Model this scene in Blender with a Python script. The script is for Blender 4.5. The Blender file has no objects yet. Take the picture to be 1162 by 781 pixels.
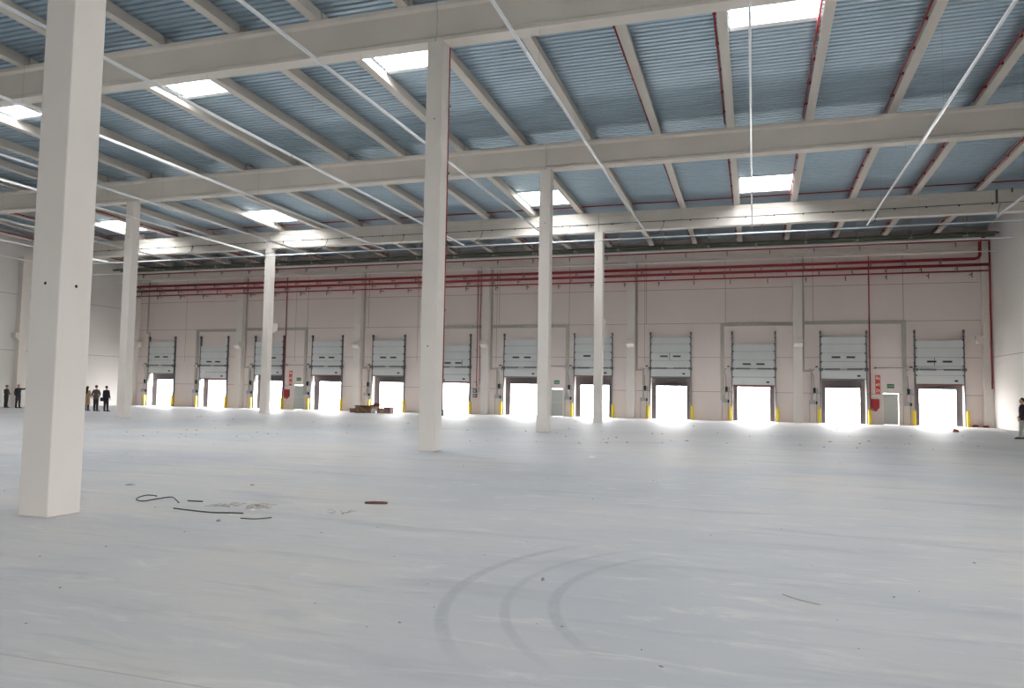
import bpy, math, random
from mathutils import Vector, Matrix
R = random.Random(7)
scn = bpy.context.scene
C = scn.collection

# ------------------------------------------------------------------ measured layout (metres; X along the dock wall, Y towards it, Z up)
H = 1.67
YW = 53.42                       # inner face of the dock wall
XL, XR = -52.4, 13.96            # side walls
YF = -28.5                       # wall behind the camera
X1, X2 = -8.70, -31.59           # column lines
Y0, S = 7.596, 12.04             # first column row, row spacing
ROW = [Y0 + k * S for k in range(4)]
CW = 0.49
BEAM_B = [12.01, 11.74, 11.49, 11.24]     # underside of the crossbeams
BEAM_T = [13.18, 12.91, 12.64, 12.37]     # their tops
def zp(y): return 12.64 - 0.0225 * (y - ROW[2])   # underside of the purlins
PH = 0.40
def zd(y): return zp(y) + PH                       # underside of the deck
XP = [2.28 + 2.975 * k for k in range(-18, 4)]     # right faces of the purlins
PW = 0.32
TZ = 10.5                                          # height of the light tracks

# ------------------------------------------------------------------ mesh helpers
class MB:
    def __init__(s): s.v, s.f, s.m = [], [], []
    def quad(s, pts, mi=0):
        n = len(s.v); s.v += [tuple(p) for p in pts]; s.f.append(tuple(range(n, n + len(pts)))); s.m.append(mi)
    def box(s, x0, y0, z0, x1, y1, z1, mi=0):
        n = len(s.v)
        s.v += [(x0,y0,z0),(x1,y0,z0),(x1,y1,z0),(x0,y1,z0),(x0,y0,z1),(x1,y0,z1),(x1,y1,z1),(x0,y1,z1)]
        for f in ((0,3,2,1),(4,5,6,7),(0,1,5,4),(1,2,6,5),(2,3,7,6),(3,0,4,7)):
            s.f.append(tuple(n + i for i in f)); s.m.append(mi)
        return s
    def prism(s, prof, axis, a, b, mi=0):
        """prof: closed 2D outline; axis 'x': (y,z) outline swept in x, 'y': (x,z), 'z': (x,y)"""
        n = len(s.v); k = len(prof)
        for t in (a, b):
            for p, q in prof:
                s.v.append((t,p,q) if axis == 'x' else (p,t,q) if axis == 'y' else (p,q,t))
        for i in range(k):
            j = (i + 1) % k
            s.f.append((n+i, n+j, n+k+j, n+k+i)); s.m.append(mi)
        s.f.append(tuple(n + i for i in reversed(range(k)))); s.m.append(mi)
        s.f.append(tuple(n + k + i for i in range(k))); s.m.append(mi)
        return s
    def tube(s, pts, rad, seg=8, mi=0, ref=None):
        """rad: number, or list of numbers / (a,b) pairs per point; a is across ref-direction"""
        pts = [Vector(p) for p in pts]; n = len(s.v); N = len(pts)
        if not isinstance(rad, (list, tuple)): rad = [rad] * N
        rad = [(r, r) if not isinstance(r, tuple) else r for r in rad]
        prev = None
        for i, p in enumerate(pts):
            d = (pts[min(i+1, N-1)] - pts[max(i-1, 0)])
            d = d.normalized() if d.length > 1e-9 else Vector((0,0,1))
            if ref is not None: a = Vector(ref)
            elif prev is not None: a = prev
            else: a = Vector((1,0,0)) if abs(d.x) < .9 else Vector((0,1,0))
            a = (a - d * a.dot(d))
            a = a.normalized() if a.length > 1e-6 else d.orthogonal().normalized()
            prev = a; b = d.cross(a)
            for k in range(seg):
                t = 2 * math.pi * k / seg
                s.v.append(tuple(p + a * (math.cos(t) * rad[i][0]) + b * (math.sin(t) * rad[i][1])))
        for i in range(N - 1):
            for k in range(seg):
                j = (k + 1) % seg
                s.f.append((n+i*seg+k, n+i*seg+j, n+(i+1)*seg+j, n+(i+1)*seg+k)); s.m.append(mi)
        s.f.append(tuple(n + k for k in reversed(range(seg)))); s.m.append(mi)
        s.f.append(tuple(n + (N-1)*seg + k for k in range(seg))); s.m.append(mi)
        return s
    def ball(s, c, r, seg=14, rings=9, mi=0, squash=None):
        c = Vector(c); r = (r, r, r) if not isinstance(r, tuple) else r
        n = len(s.v); s.v.append(tuple(c + Vector((0,0,-r[2]))))
        for i in range(1, rings):
            ph = -math.pi/2 + math.pi * i / rings
            for k in range(seg):
                t = 2 * math.pi * k / seg
                q = Vector((math.cos(ph)*math.cos(t)*r[0], math.cos(ph)*math.sin(t)*r[1], math.sin(ph)*r[2]))
                if squash: q = Vector(squash(q))
                s.v.append(tuple(c + q))
        s.v.append(tuple(c + Vector((0,0,r[2])))); top = len(s.v) - 1
        for k in range(seg):
            j = (k+1) % seg
            s.f.append((n, n+1+j, n+1+k)); s.m.append(mi)
            s.f.append((top, n+1+(rings-2)*seg+k, n+1+(rings-2)*seg+j)); s.m.append(mi)
            for i in range(rings-2):
                a = n+1+i*seg
                s.f.append((a+k, a+j, a+seg+j, a+seg+k)); s.m.append(mi)
        return s

def obj(name, mb, mats, parent=None, loc=None, rz=0, smooth=False, bevel=0, remesh=0):
    me = bpy.data.meshes.new(name)
    me.from_pydata(mb.v, [], mb.f)
    if not isinstance(mats, (list, tuple)): mats = [mats]
    for m in mats: me.materials.append(m)
    me.polygons.foreach_set('material_index', mb.m)
    if smooth: me.polygons.foreach_set('use_smooth', [True] * len(mb.f))
    me.update()
    o = bpy.data.objects.new(name, me); C.objects.link(o)
    if parent is not None: o.parent = parent
    if loc is not None: o.location = loc
    if rz: o.rotation_euler = (0, 0, rz)
    if bevel:
        md = o.modifiers.new('bevel', 'BEVEL'); md.width = bevel; md.segments = 2; md.limit_method = 'ANGLE'
    if remesh:
        md = o.modifiers.new('remesh', 'REMESH'); md.mode = 'VOXEL'; md.voxel_size = remesh; md.use_smooth_shade = True
        m2 = o.modifiers.new('soft', 'SMOOTH'); m2.factor = .6; m2.iterations = 3
    return o

def tag(o, label=None, cat=None, group=None, kind=None):
    if label: o['label'] = label
    if cat: o['category'] = cat
    if group: o['group'] = group
    if kind: o['kind'] = kind
    return o

def thing(name, label, cat, loc=(0,0,0), rz=0, group=None, kind=None):
    o = bpy.data.objects.new(name, None); C.objects.link(o)
    o.location = loc; o.rotation_euler = (0, 0, rz); o.empty_display_size = .2
    return tag(o, label, cat, group, kind)

def dup(o, parent=None):
    c = o.copy(); C.objects.link(c)
    if parent is not None: c.parent = parent
    for ch in list(o.children): dup(ch, c)
    return c

# ------------------------------------------------------------------ materials
def lin(c): return tuple(((v/255)/12.92 if v/255 <= .04045 else ((v/255+.055)/1.055)**2.4) for v in c)
def mat(name, rgb, rough=.6, metal=0.0, vary=0.0, scale=3.0, bump=0.0, bscale=40.0, spec=.5, stretch=(1,1,1)):
    m = bpy.data.materials.new(name); m.use_nodes = True
    nt = m.node_tree; b = nt.nodes['Principled BSDF']
    b.inputs['Roughness'].default_value = rough; b.inputs['Metallic'].default_value = metal
    b.inputs['Specular IOR Level'].default_value = spec
    col = lin(rgb) + (1,)
    b.inputs['Base Color'].default_value = col
    if vary or bump:
        tc = nt.nodes.new('ShaderNodeTexCoord'); mp = nt.nodes.new('ShaderNodeMapping')
        mp.inputs['Scale'].default_value = stretch
        nt.links.new(tc.outputs['Object'], mp.inputs['Vector'])
    if vary:
        n = nt.nodes.new('ShaderNodeTexNoise'); n.inputs['Scale'].default_value = scale; n.inputs['Detail'].default_value = 5
        nt.links.new(mp.outputs['Vector'], n.inputs['Vector'])
        r = nt.nodes.new('ShaderNodeValToRGB')
        r.color_ramp.elements[0].position = .3; r.color_ramp.elements[1].position = .7
        r.color_ramp.elements[0].color = tuple(c * (1 - vary) for c in col[:3]) + (1,)
        r.color_ramp.elements[1].color = tuple(min(1, c * (1 + vary)) for c in col[:3]) + (1,)
        nt.links.new(n.outputs['Fac'], r.inputs['Fac']); nt.links.new(r.outputs['Color'], b.inputs['Base Color'])
    if bump:
        n2 = nt.nodes.new('ShaderNodeTexNoise'); n2.inputs['Scale'].default_value = bscale; n2.inputs['Detail'].default_value = 4
        nt.links.new(mp.outputs['Vector'], n2.inputs['Vector'])
        bp = nt.nodes.new('ShaderNodeBump'); bp.inputs['Strength'].default_value = bump; bp.inputs['Distance'].default_value = .02
        nt.links.new(n2.outputs['Fac'], bp.inputs['Height']); nt.links.new(bp.outputs['Normal'], b.inputs['Normal'])
    return m

M_col = mat('white_painted_concrete', (223,216,209), .75, vary=.03, scale=.8, bump=.15, bscale=8)
M_beam = mat('beam_concrete', (219,212,203), .8, vary=.035, scale=.7, bump=.15, bscale=6)
M_purl = mat('purlin_concrete', (208,202,193), .8, vary=.05, scale=1.2, stretch=(1,.15,1))
M_wall = mat('wall_panel_paint', (224,212,206), .8, vary=.025, scale=.35, bump=.1, bscale=5)
M_side = mat('side_wall_paint', (222,218,214), .8, vary=.02, scale=.3, bump=.1, bscale=5)
M_joint = mat('joint_sealant', (120,112,106), .9)
M_dark = mat('dark_gap', (40,38,36), .9)
M_hole = mat('anchor_hole_shadow', (25,22,22), .9)
M_door = mat('door_sandwich_panel', (205,208,207), .5, vary=.02, scale=2)
M_rail = mat('galvanised_dark', (108,111,113), .5, metal=.4, vary=.08, scale=4)
M_galv = mat('galvanised_tray', (178,172,163), .6, metal=.1, vary=.06, scale=3)
M_glass_d = mat('dark_vision_pane', (62,62,66), .2)
M_wbox = mat('white_plastic', (205,204,200), .5)
M_gbox = mat('grey_plastic', (165,170,172), .5)
M_black = mat('black_plastic', (32,30,32), .5)
M_foam = mat('dock_pad_fabric', (32,28,30), .8, vary=.08, scale=3)
M_yel = mat('safety_yellow', (232,200,40), .45, vary=.04, scale=4)
M_red = mat('fire_red_paint', (142,34,38), .45, vary=.06, scale=3)
M_redb = mat('hose_cabinet_red', (158,34,44), .4)
M_sign = mat('sign_orange_red', (206,74,48), .5)
M_white = mat('sign_white', (235,232,225), .5)
M_green = mat('exit_sign_green', (14,112,66), .5)
M_tray = mat('green_conduit', (86,92,80), .6, vary=.12, scale=2)
M_wire = mat('steel_wire', (120,120,118), .5, metal=.5)
M_track = mat('light_track_white', (240,242,243), .35)
M_lens = mat('light_track_lens', (235,238,240), .25)
M_cable = mat('black_cable', (45,43,42), .6)
M_sealr = mat('red_bottom_seal', (120,52,50), .7)
M_curb = mat('skylight_curb_white', (225,228,230), .5)
M_apron = mat('outside_concrete', (190,188,184), .9, vary=.05, scale=.2)
M_cleaf = mat('exit_leaf_paint', (186,188,182), .55)

def deck_material():
    m = mat('galvanised_deck', (160,180,194), .42, metal=.5, vary=.05, scale=1.6, stretch=(.25,2.2,1))
    nt = m.node_tree; b = nt.nodes['Principled BSDF']
    n = nt.nodes.new('ShaderNodeTexNoise'); n.inputs['Scale'].default_value = 3.0; n.inputs['Detail'].default_value = 3
    tc = nt.nodes.new('ShaderNodeTexCoord'); mp = nt.nodes.new('ShaderNodeMapping'); mp.inputs['Scale'].default_value = (.3, 3, 1)
    nt.links.new(tc.outputs['Object'], mp.inputs['Vector']); nt.links.new(mp.outputs['Vector'], n.inputs['Vector'])
    mr = nt.nodes.new('ShaderNodeMapRange'); mr.inputs['To Min'].default_value = .38; mr.inputs['To Max'].default_value = .48
    nt.links.new(n.outputs['Fac'], mr.inputs['Value']); nt.links.new(mr.outputs['Result'], b.inputs['Roughness'])
    return m
M_deck = deck_material()

def pane_material():
    m = bpy.data.materials.new('skylight_polycarbonate'); m.use_nodes = True; nt = m.node_tree; nt.nodes.clear()
    out = nt.nodes.new('ShaderNodeOutputMaterial'); mx = nt.nodes.new('ShaderNodeMixShader')
    t = nt.nodes.new('ShaderNodeBsdfTransparent'); t.inputs['Color'].default_value = (.9,.92,.93,1)
    g = nt.nodes.new('ShaderNodeBsdfGlossy'); g.inputs['Roughness'].default_value = .15
    mx.inputs['Fac'].default_value = .06
    nt.links.new(t.outputs[0], mx.inputs[1]); nt.links.new(g.outputs[0], mx.inputs[2]); nt.links.new(mx.outputs[0], out.inputs['Surface'])
    return m
M_pane = pane_material()

def floor_material():
    m = bpy.data.materials.new('power_trowelled_concrete'); m.use_nodes = True; nt = m.node_tree
    N, L = nt.nodes, nt.links; b = N['Principled BSDF']
    tc = N.new('ShaderNodeTexCoord')
    def noise(scale, detail, stretch, rot=0, rough=.55, dist=0):
        mp = N.new('ShaderNodeMapping'); mp.inputs['Scale'].default_value = stretch; mp.inputs['Rotation'].default_value = (0,0,rot)
        L.new(tc.outputs['Object'], mp.inputs['Vector'])
        n = N.new('ShaderNodeTexNoise'); n.inputs['Scale'].default_value = scale; n.inputs['Detail'].default_value = detail
        n.inputs['Roughness'].default_value = rough; n.inputs['Distortion'].default_value = dist
        L.new(mp.outputs['Vector'], n.inputs['Vector']); return n.outputs['Fac']
    def math_(op, a, c=None, clamp=False):
        n = N.new('ShaderNodeMath'); n.operation = op; n.use_clamp = clamp
        for i, v in enumerate((a, c)):
            if v is None: continue
            if isinstance(v, (int, float)): n.inputs[i].default_value = v
            else: L.new(v, n.inputs[i])
        return n.outputs[0]
    def smooth(v, lo, hi, a=0, bb=1):
        n = N.new('ShaderNodeMapRange'); n.interpolation_type = 'SMOOTHSTEP'
        n.inputs['From Min'].default_value = lo; n.inputs['From Max'].default_value = hi
        n.inputs['To Min'].default_value = a; n.inputs['To Max'].default_value = bb
        L.new(v, n.inputs['Value']); return n.outputs['Result']
    def mix(f, a, c):
        n = N.new('ShaderNodeMix'); n.data_type = 'RGBA'
        for s, v in ((0, f), (6, a), (7, c)):
            if isinstance(v, tuple): n.inputs[s].default_value = v
            elif isinstance(v, (int, float)): n.inputs[s].default_value = v
            else: L.new(v, n.inputs[s])
        return n.outputs[2]
    big = noise(.16, 4, (1, .8, 1), .3, .5, .4)
    streak = noise(.55, 7, (.35, 1.6, 1), .2, .62, .5)
    fine = noise(2.2, 8, (.5, 1.7, 1), .2, .7, .8)
    grain = noise(45, 3, (1,1,1))
    warm = lin((211,206,202)) + (1,); cool = lin((188,191,196)) + (1,); dust = lin((222,219,216)) + (1,)
    c = mix(smooth(big, .35, .65), cool, warm)
    c = mix(smooth(streak, .36, .66, .0, .55), c, cool)
    c = mix(smooth(fine, .5, .70, 0, .75), c, dust)
    dk = lin((174,177,182)) + (1,)
    c = mix(smooth(noise(.9, 8, (.3, 1.5, 1), .12, .65, .3), .52, .70, 0, .7), c, dk)
    c = mix(smooth(noise(2.6, 9, (.22, 2.4, 1), .1, .7, .6), .54, .68, 0, .5), c, dk)
    c = mix(smooth(grain, .35, .65, 0, .06), c, dk)
    # tyre marks: three concentric arcs swept by a turning forklift
    sep = N.new('ShaderNodeSeparateXYZ'); L.new(tc.outputs['Object'], sep.inputs[0])
    dx = math_('SUBTRACT', sep.outputs[0], .69); dy = math_('SUBTRACT', sep.outputs[1], 6.4)
    rr = math_('SQRT', math_('ADD', math_('MULTIPLY', dx, dx), math_('MULTIPLY', dy, dy)))
    side = smooth(dx, -1.5, -2.0)
    lim = math_('MULTIPLY', smooth(dy, -2.3, -1.0), smooth(dy, 2.2, 1.3))
    tread = noise(9, 3, (1, 1, 1), 0)
    tot = None
    for rad, w, st in ((3.11, .07, .5), (2.64, .055, .36), (2.26, .065, .48)):
        d = math_('ABSOLUTE', math_('SUBTRACT', rr, rad))
        a = math_('MULTIPLY', smooth(d, w, w*.4), st)
        tot = a if tot is None else math_('ADD', tot, a)
    tot = math_('MULTIPLY', math_('MULTIPLY', tot, side), math_('MULTIPLY', lim, smooth(tread, .3, .6, .55, 1)), True)
    c = mix(tot, c, lin((158,162,168)) + (1,))
    # a long thin scored line low on the left
    dl = math_('ABSOLUTE', math_('SUBTRACT', sep.outputs[1], 3.6))
    ln = math_('MULTIPLY', math_('MULTIPLY', smooth(dl, .012, .004), .35), smooth(sep.outputs[0], -1.6, -2.4))
    c = mix(ln, c, lin((126,124,126)) + (1,))
    L.new(c, b.inputs['Base Color'])
    L.new(smooth(fine, .3, .7, .5, .7), b.inputs['Roughness'])
    b.inputs['Specular IOR Level'].default_value = .5
    bp = N.new('ShaderNodeBump'); bp.inputs['Strength'].default_value = .12; bp.inputs['Distance'].default_value = .01
    L.new(fine, bp.inputs['Height']); L.new(bp.outputs['Normal'], b.inputs['Normal'])
    return m
M_floor = floor_material()

# ------------------------------------------------------------------ dock door layout
DX = [-49.26, -43.78, -38.28, -32.80, -27.30, -21.82, -16.36, -11.00, -5.53, -0.02, 5.55, 11.11]
DLOW = {0: 2.86, 1: 2.45, 2: 2.80, 3: 2.83, 4: 2.84, 5: 2.43, 6: 2.86, 7: 2.97, 8: 2.95, 9: 2.43, 10: 2.90, 11: 2.63}
PILX = [-41.04, -29.91, -19.14, -8.25, 2.77]
EXITS = [(-35.37, .95), (-13.65, .88), (8.34, .92)]
FLOORWORD = ['in the far left corner', 'second from the left corner', 'behind the slim far column',
  'right of the far exit sign', 'behind the packaging heap', 'half hidden by the tall centre column',
  'just right of the tall centre column', 'behind the rightmost slender column', 'with a split window panel',
  'hanging low, right of middle', 'left of the large hose cabinet', 'nearest the right corner']

# ------------------------------------------------------------------ setting
fl = MB(); fl.box(XL-.3, YF-.3, -.25, XR+.3, YW+.3, 0)
tag(obj('floor', fl, M_floor), 'pale dusty trowelled concrete floor of the empty warehouse', 'floor', kind='structure')

# dock wall with openings: 0 paint, 1 joint
OPW, OPH = 1.33, 3.02
ztop = 12.9
w = MB()
ops = [(x-OPW, x+OPW, OPH) for x in DX] + [(x-ww/2, x+ww/2, 2.02) for x, ww in EXITS]
ops.sort()
x = XL - .3
for a, b_, h in ops:
    w.box(x, 0, -.2, a, .22, OPH)
    w.box(a, 0, -.2, b_, .22, -.02)
    if h < OPH: w.box(a, 0, h, b_, .22, OPH)
    x = b_
w.box(x, 0, -.2, XR + .3, .22, OPH)
w.box(XL-.3, 0, OPH, XR+.3, .22, ztop)
def in_door(xa, xb):
    return any(xa < d+OPW and xb > d-OPW for d in DX)
for z in (1.95, 4.30, 6.65, 9.04):       # panel joints, interrupted by the openings
    if z < 3:
        x = XL
        for a, b_, h in ops:
            w.box(x, -.004, z-.012, a, 0, z+.012, 1); x = b_
        w.box(x, -.004, z-.012, XR, 0, z+.012, 1)
    else: w.box(XL, -.004, z-.012, XR, 0, z+.012, 1)
for k in range(-3, 4):
    for xx in (-1.84 + 10.98*k, 3.75 + 10.98*k):
        if XL < xx < XR - .2: w.box(xx-.012, -.0045, 6.65 if (xx*7) % 2 < 3 else 6.65, xx+.012, -.0005, 11.0, 1)
for xx in (-7.34, -46.9, -35.9, -24.9, -18.4):
    w.box(xx-.01, -.0045, 3.9, xx+.01, -.0005, 11.0, 1)
tag(obj('wall_back', w, [M_wall, M_joint], loc=(0, YW, 0)), 'far wall of beige concrete panels pierced by twelve dock doors', 'wall', kind='structure')
w = MB(); w.box(-.3, YF-.3, -.2, 0, YW+.22, 15)
for z in (4.2, 8.4): w.box(0, YF, z-.012, .004, YW, z+.012, 1)
for y in (-10, 2, 13.6, 19.6, 25.6, 31.6, 37.6, 48.0): w.box(0, y-.012, 0, .0045, y+.012, 12, 1)
tag(obj('wall_left', w, [M_side, M_joint], loc=(XL, 0, 0)), 'distant pale side wall of the warehouse behind the left group of people', 'wall', kind='structure')
RG = (3.0, 8.0, 3.4)          # unseen gate opening added in the right wall to light the columns' sides
w = MB(); w.box(0, YF-.3, -.2, .3, RG[0], 15); w.box(0, RG[1], -.2, .3, YW+.22, 15); w.box(0, RG[0], RG[2], .3, RG[1], 15); w.box(0, RG[0], -.2, .3, RG[1], 0)
w.box(-.004, RG[1], 4.288, 0, YW, 4.312, 1)
tag(obj('wall_right', w, [M_side, M_joint], loc=(XR, 0, 0)), 'plain white side wall at the right edge', 'wall', kind='structure')
w = MB()
FW = [(-23.5, -20.8), (-12.5, -9.8), (-1.5, 1.2)]     # unseen open gates added behind the camera for light on front faces
GH = 4.3
x = XL - .3
for a, b_ in FW:
    w.box(x, -.3, -.2, a, 0, 15); w.box(a, -.3, GH, b_, 0, 15); w.box(a, -.3, -.2, b_, 0, 0); x = b_
w.box(x, -.3, -.2, XR+.3, 0, 15)
tag(obj('wall_front', w, M_side, loc=(0, YF, 0)), 'plain wall behind the camera', 'wall', kind='structure')
g = MB(); g.box(-400, YW+.22, -1.4, 400, 500, -1.2); g.box(-400, -300, -.4, 400, YF-.3, -.2); g.box(XR+.3, YF-.3, -.4, 400, YW+.2, -.2)
tag(obj('ground', g, M_apron), 'white concrete yard outside the dock doors', 'ground', kind='structure')

g = MB(); g.prism([(.22, 4.6), (3.6, 4.9), (3.6, 5.1), (.22, 5.0)], 'x', XL, XR)  # unseen canopy, added to keep high sky light off the dock floor
tag(obj('added_canopy_1', g, M_curb, loc=(0, YW, 0)), 'unseen canopy added outside above the dock doors to cut floor glare', 'canopy', kind='structure')

# skylights: (purlin cell start x, y start, y end)
def cell(k): return XP[k] , XP[k+1] - PW
KI = {round(v, 2): i for i, v in enumerate(XP)}
def kx(x): return min(range(len(XP)), key=lambda i: abs(XP[i]-x))
SKY = []
for y0, y1, xs in ((-3.0,-.3,(-.7,-21.5)),  # rows short of the nearest visible crossbeam are unseen, added for light
                   (9.3,12.0,(-.7,-21.5,-42.3)), (21.3,24.0,(-.7,-12.6,-21.5,-30.4,-42.3)), (39.65,42.45,(-.7,-12.6,-30.4,-42.3))):
    for x in xs:
        k = kx(x); a, b_ = cell(k); SKY.append((a+.03, b_-.03, y0, y1))

# corrugated deck
dk = MB(); pitch = .25
ys = []; y = YF - .2
while y < YW + .2:
    ys += [(y, 0), (y+.15, 0), (y+.168, .06), (y+.232, .06)]
    y += pitch
xs = sorted({XL-.2, XR+.2} | {v for s in SKY for v in s[:2]})
n0 = len(xs)
for (yy, dz) in ys:
    for xx in xs: dk.v.append((xx, yy, zd(yy) + dz))
for i in range(len(ys)-1):
    ym = (ys[i][0] + ys[i+1][0]) / 2
    for j in range(n0-1):
        xm = (xs[j] + xs[j+1]) / 2
        if any(a < xm < b_ and y0 < ym < y1 for a, b_, y0, y1 in SKY): continue
        a = i*n0 + j
        dk.f.append((a, a+n0, a+n0+1, a+1)); dk.m.append(0)
tag(obj('ceiling', dk, M_deck), 'blue grey corrugated steel roof deck with rectangular skylight openings', 'ceiling', kind='structure')

rowname = {-24.5: None}
def sky_label(a, y0):
    i = {-1: 'right', -13: 'centre', -22: 'left-centre', -30: 'left', -42: 'far-left'}[min((-1,-13,-22,-30,-42), key=lambda v: abs(v-a))]
    if y0 < 15: return None
    if y0 < 30:
        return {'right': 'large bright skylight at the top edge right of centre, just behind the nearest visible crossbeam',
                'centre': 'bright skylight cut by the head of the tall centre column',
                'left-centre': 'bright skylight right of the big near column, under the nearest crossbeam',
                'left': 'bright skylight at the left edge, immediately left of the big near column',
                'far-left': 'skylight beyond the left picture edge behind the near crossbeam'}[i]
    return {'right': 'small distant skylight in the right half before the third crossbeam',
            'centre': 'distant skylight partly behind the second column of the centre row',
            'left': 'distant skylight above the far slender column, left of the tall centre column',
            'far-left': 'distant skylight behind the slim column beside the big near column'}[i]
for a, b_, y0, y1 in SKY:
    zc = zd((y0+y1)/2)
    lab = sky_label(a, y0) or 'unseen roof skylight added for light, overhead beyond the top picture edge'
    t = thing('skylight', lab, 'skylight', ((a+b_)/2, (y0+y1)/2, zc), group='roof skylights')
    hx, hy = (b_-a)/2, (y1-y0)/2; sl = .0225*hy
    f = MB()
    f.box(-hx-.02, -hy-.03, -.02, -hx+.03, hy+.03, .42); f.box(hx-.03, -hy-.03, -.02, hx+.02, hy+.03, .42)
    f.box(-hx, -hy-.03, -.01, hx, -hy+.03, .42); f.box(-hx, hy-.03, -.09, hx, hy+.03, .42)
    f.box(-hx, hy-.22, -.1, hx, hy-.03, -.06)
    obj('skylight_curb', f, M_curb, t)
    f = MB(); f.box(-.025, -hy, .36, .025, hy, .42); f.box(-.012, hy-.45, -.04, .012, hy-.42, .36)
    obj('mullion', f, M_curb, t)
    f = MB(); k = 8
    prof = [(-hx + 2*hx*i/k, .43 + .10*math.sin(math.pi*i/k)) for i in range(k+1)]
    for i in range(k): f.quad([(prof[i][0], -hy, prof[i][1]), (prof[i+1][0], -hy, prof[i+1][1]), (prof[i+1][0], hy, prof[i+1][1]), (prof[i][0], hy, prof[i][1])])
    f.quad([(p_, -hy, q_) for p_, q_ in prof]); f.quad([(p_, hy, q_) for p_, q_ in prof])
    obj('skylight_pane', f, M_pane, t)

# ------------------------------------------------------------------ columns
def column(x, y, zt, label, holes=(), corbel=None):
    t = thing('column', label, 'column', (x, y, 0), group='free-standing white concrete columns', kind='thing')
    m = MB(); m.box(-CW/2, -CW/2, 0, CW/2, CW/2, zt); obj('column_shaft', m, M_col, t, bevel=.015)
    for hx, hy, hz, ax in holes:
        m = MB()
        if ax == 'y': m.tube([(hx, -CW/2-.002, hz), (hx, -CW/2+.03, hz)], .021, 12)
        else: m.tube([(CW/2+.002, hy, hz), (CW/2-.03, hy, hz)], .021, 12)
        obj('anchor_hole', m, M_hole, t)
    if corbel:
        z0, z1, d = corbel
        m = MB(); m.prism([(CW/2, z0-.25), (CW/2, z1), (CW/2+d, z1), (CW/2+d, z0)], 'x', -CW/2, CW/2+.03)
        obj('corbel', m, M_col, t, bevel=.01)
    return t
column(X1, ROW[0], BEAM_B[0], 'massive white concrete column in the left foreground, nearest to the camera',
       [(0, 0, 2.98, 'y'), (0, 0, 2.965, 'x')])
column(X1, ROW[1], BEAM_B[1], 'tall white concrete column just left of centre with a thin red pipe behind', [(.02, 0, 9.46, 'y'), (-.02, 0, 2.93, 'y')])
column(X1, ROW[2], BEAM_B[2], 'white concrete column right of the tall centre one, its joint of second crossbeam above', [(.02, 0, 9.10, 'y')])
column(X1, ROW[3], BEAM_B[3], 'slender distant white column, furthest right of all columns', [(0, 0, 9.01, 'y')], (5.70, 6.12, .5))
column(X2, ROW[2], BEAM_B[2], 'white column just right of the big near column, beside the people', [(.0, 0, 9.6, 'y')])
column(X2, ROW[3], BEAM_B[3], 'slim distant white column between the big near column and the tall centre column', [(.05, 0, 8.99, 'y')], (5.70, 6.12, .5))
column(X2, ROW[1], BEAM_B[1], 'white column standing beyond the left picture edge')

# crossbeams
def beam(row, xa, xb, label):
    h = BEAM_T[row] - BEAM_B[row]; c = .25
    if row < 3: prof = [(-c,.0),(c,.0),(c,.11),(.16,.17),(.16,h-.2),(c,h-.12),(c,h),(-c,h),(-c,h-.12),(-.16,h-.2),(-.16,.17),(-c,.11)]
    else: prof = [(-c,0),(c,0),(c,.42),(.225,.44),(.225,.86),(c,.88),(c,h),(-c,h),(-c,.88),(-.225,.86),(-.225,.44),(-c,.42),(-c,.30),(-.24,.295),(-.24,.285),(-c,.28)]
    m = MB(); m.prism(prof, 'x', xa+.012, xb-.012)
    o = obj('crossbeam', m, M_beam, loc=(0, ROW[row], BEAM_B[row]), bevel=.008)
    return tag(o, label, 'beam', 'concrete crossbeams', 'thing')
rn = {0: 'unseen overhead crossbeam', 1: 'nearest crossbeam', 2: 'second crossbeam', 3: 'third crossbeam carrying a cable'}
spans = [(XL, X2, 'span at the far left'), (X2, X1, 'left span'), (X1, XR, 'right span')]
for r_ in (0, 1, 2, 3):
    for xa, xb, nm in spans:
        end = {'span at the far left': 'ending on the left wall', 'left span': 'left of the centre column row', 'right span': 'right of the centre column row'}[nm]
        beam(r_, xa, xb, f'{rn[r_]}, {nm} {end}')

# purlins
ORD = ['first','second','third','fourth','fifth','sixth','seventh','eighth','ninth','tenth','eleventh','twelfth','thirteenth','fourteenth','fifteenth','sixteenth','seventeenth','eighteenth','nineteenth','twentieth','twenty-first','twenty-second']
bays = [(ROW[0], ROW[1], range(5, 17), 'before the nearest crossbeam'),
        (ROW[1], ROW[2], range(2, 22), 'before the second crossbeam'),
        (ROW[2], ROW[3], range(0, 22), 'before the third crossbeam'),
        (ROW[3], YW - .02, range(0, 22), 'next to the dock wall')]
for bi, (ya, yb, ks, where) in enumerate(bays):
    for k in ks:
        xr = XP[k]; m = MB(); L_ = yb - ya
        a0, a1 = .045, L_ - .045
        z0, z1 = zp(ya+a0) - zp(ya), zp(ya+a1) - zp(ya)
        p_ = [(-PW/2, 0), (PW/2, 0), (PW/2-.075, PH), (-PW/2+.075, PH)]
        n = len(m.v)
        for yy, zz in ((a0, z0), (a1, z1)):
            m.v += [(px, yy, pz+zz+.003) for px, pz in p_]
        for i in range(4):
            j = (i+1) % 4; m.f.append((i, j, 4+j, 4+i)); m.m.append(0)
        m.f += [(3,2,1,0), (4,5,6,7)]; m.m += [0,0]
        o = obj('roof_purlin', m, M_purl, loc=(xr-PW/2, ya, zp(ya)), bevel=.012)
        tag(o, f'grey concrete roof purlin {where}, {ORD[21-k]} from the right wall', 'purlin', 'concrete roof purlins', 'thing')

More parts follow.
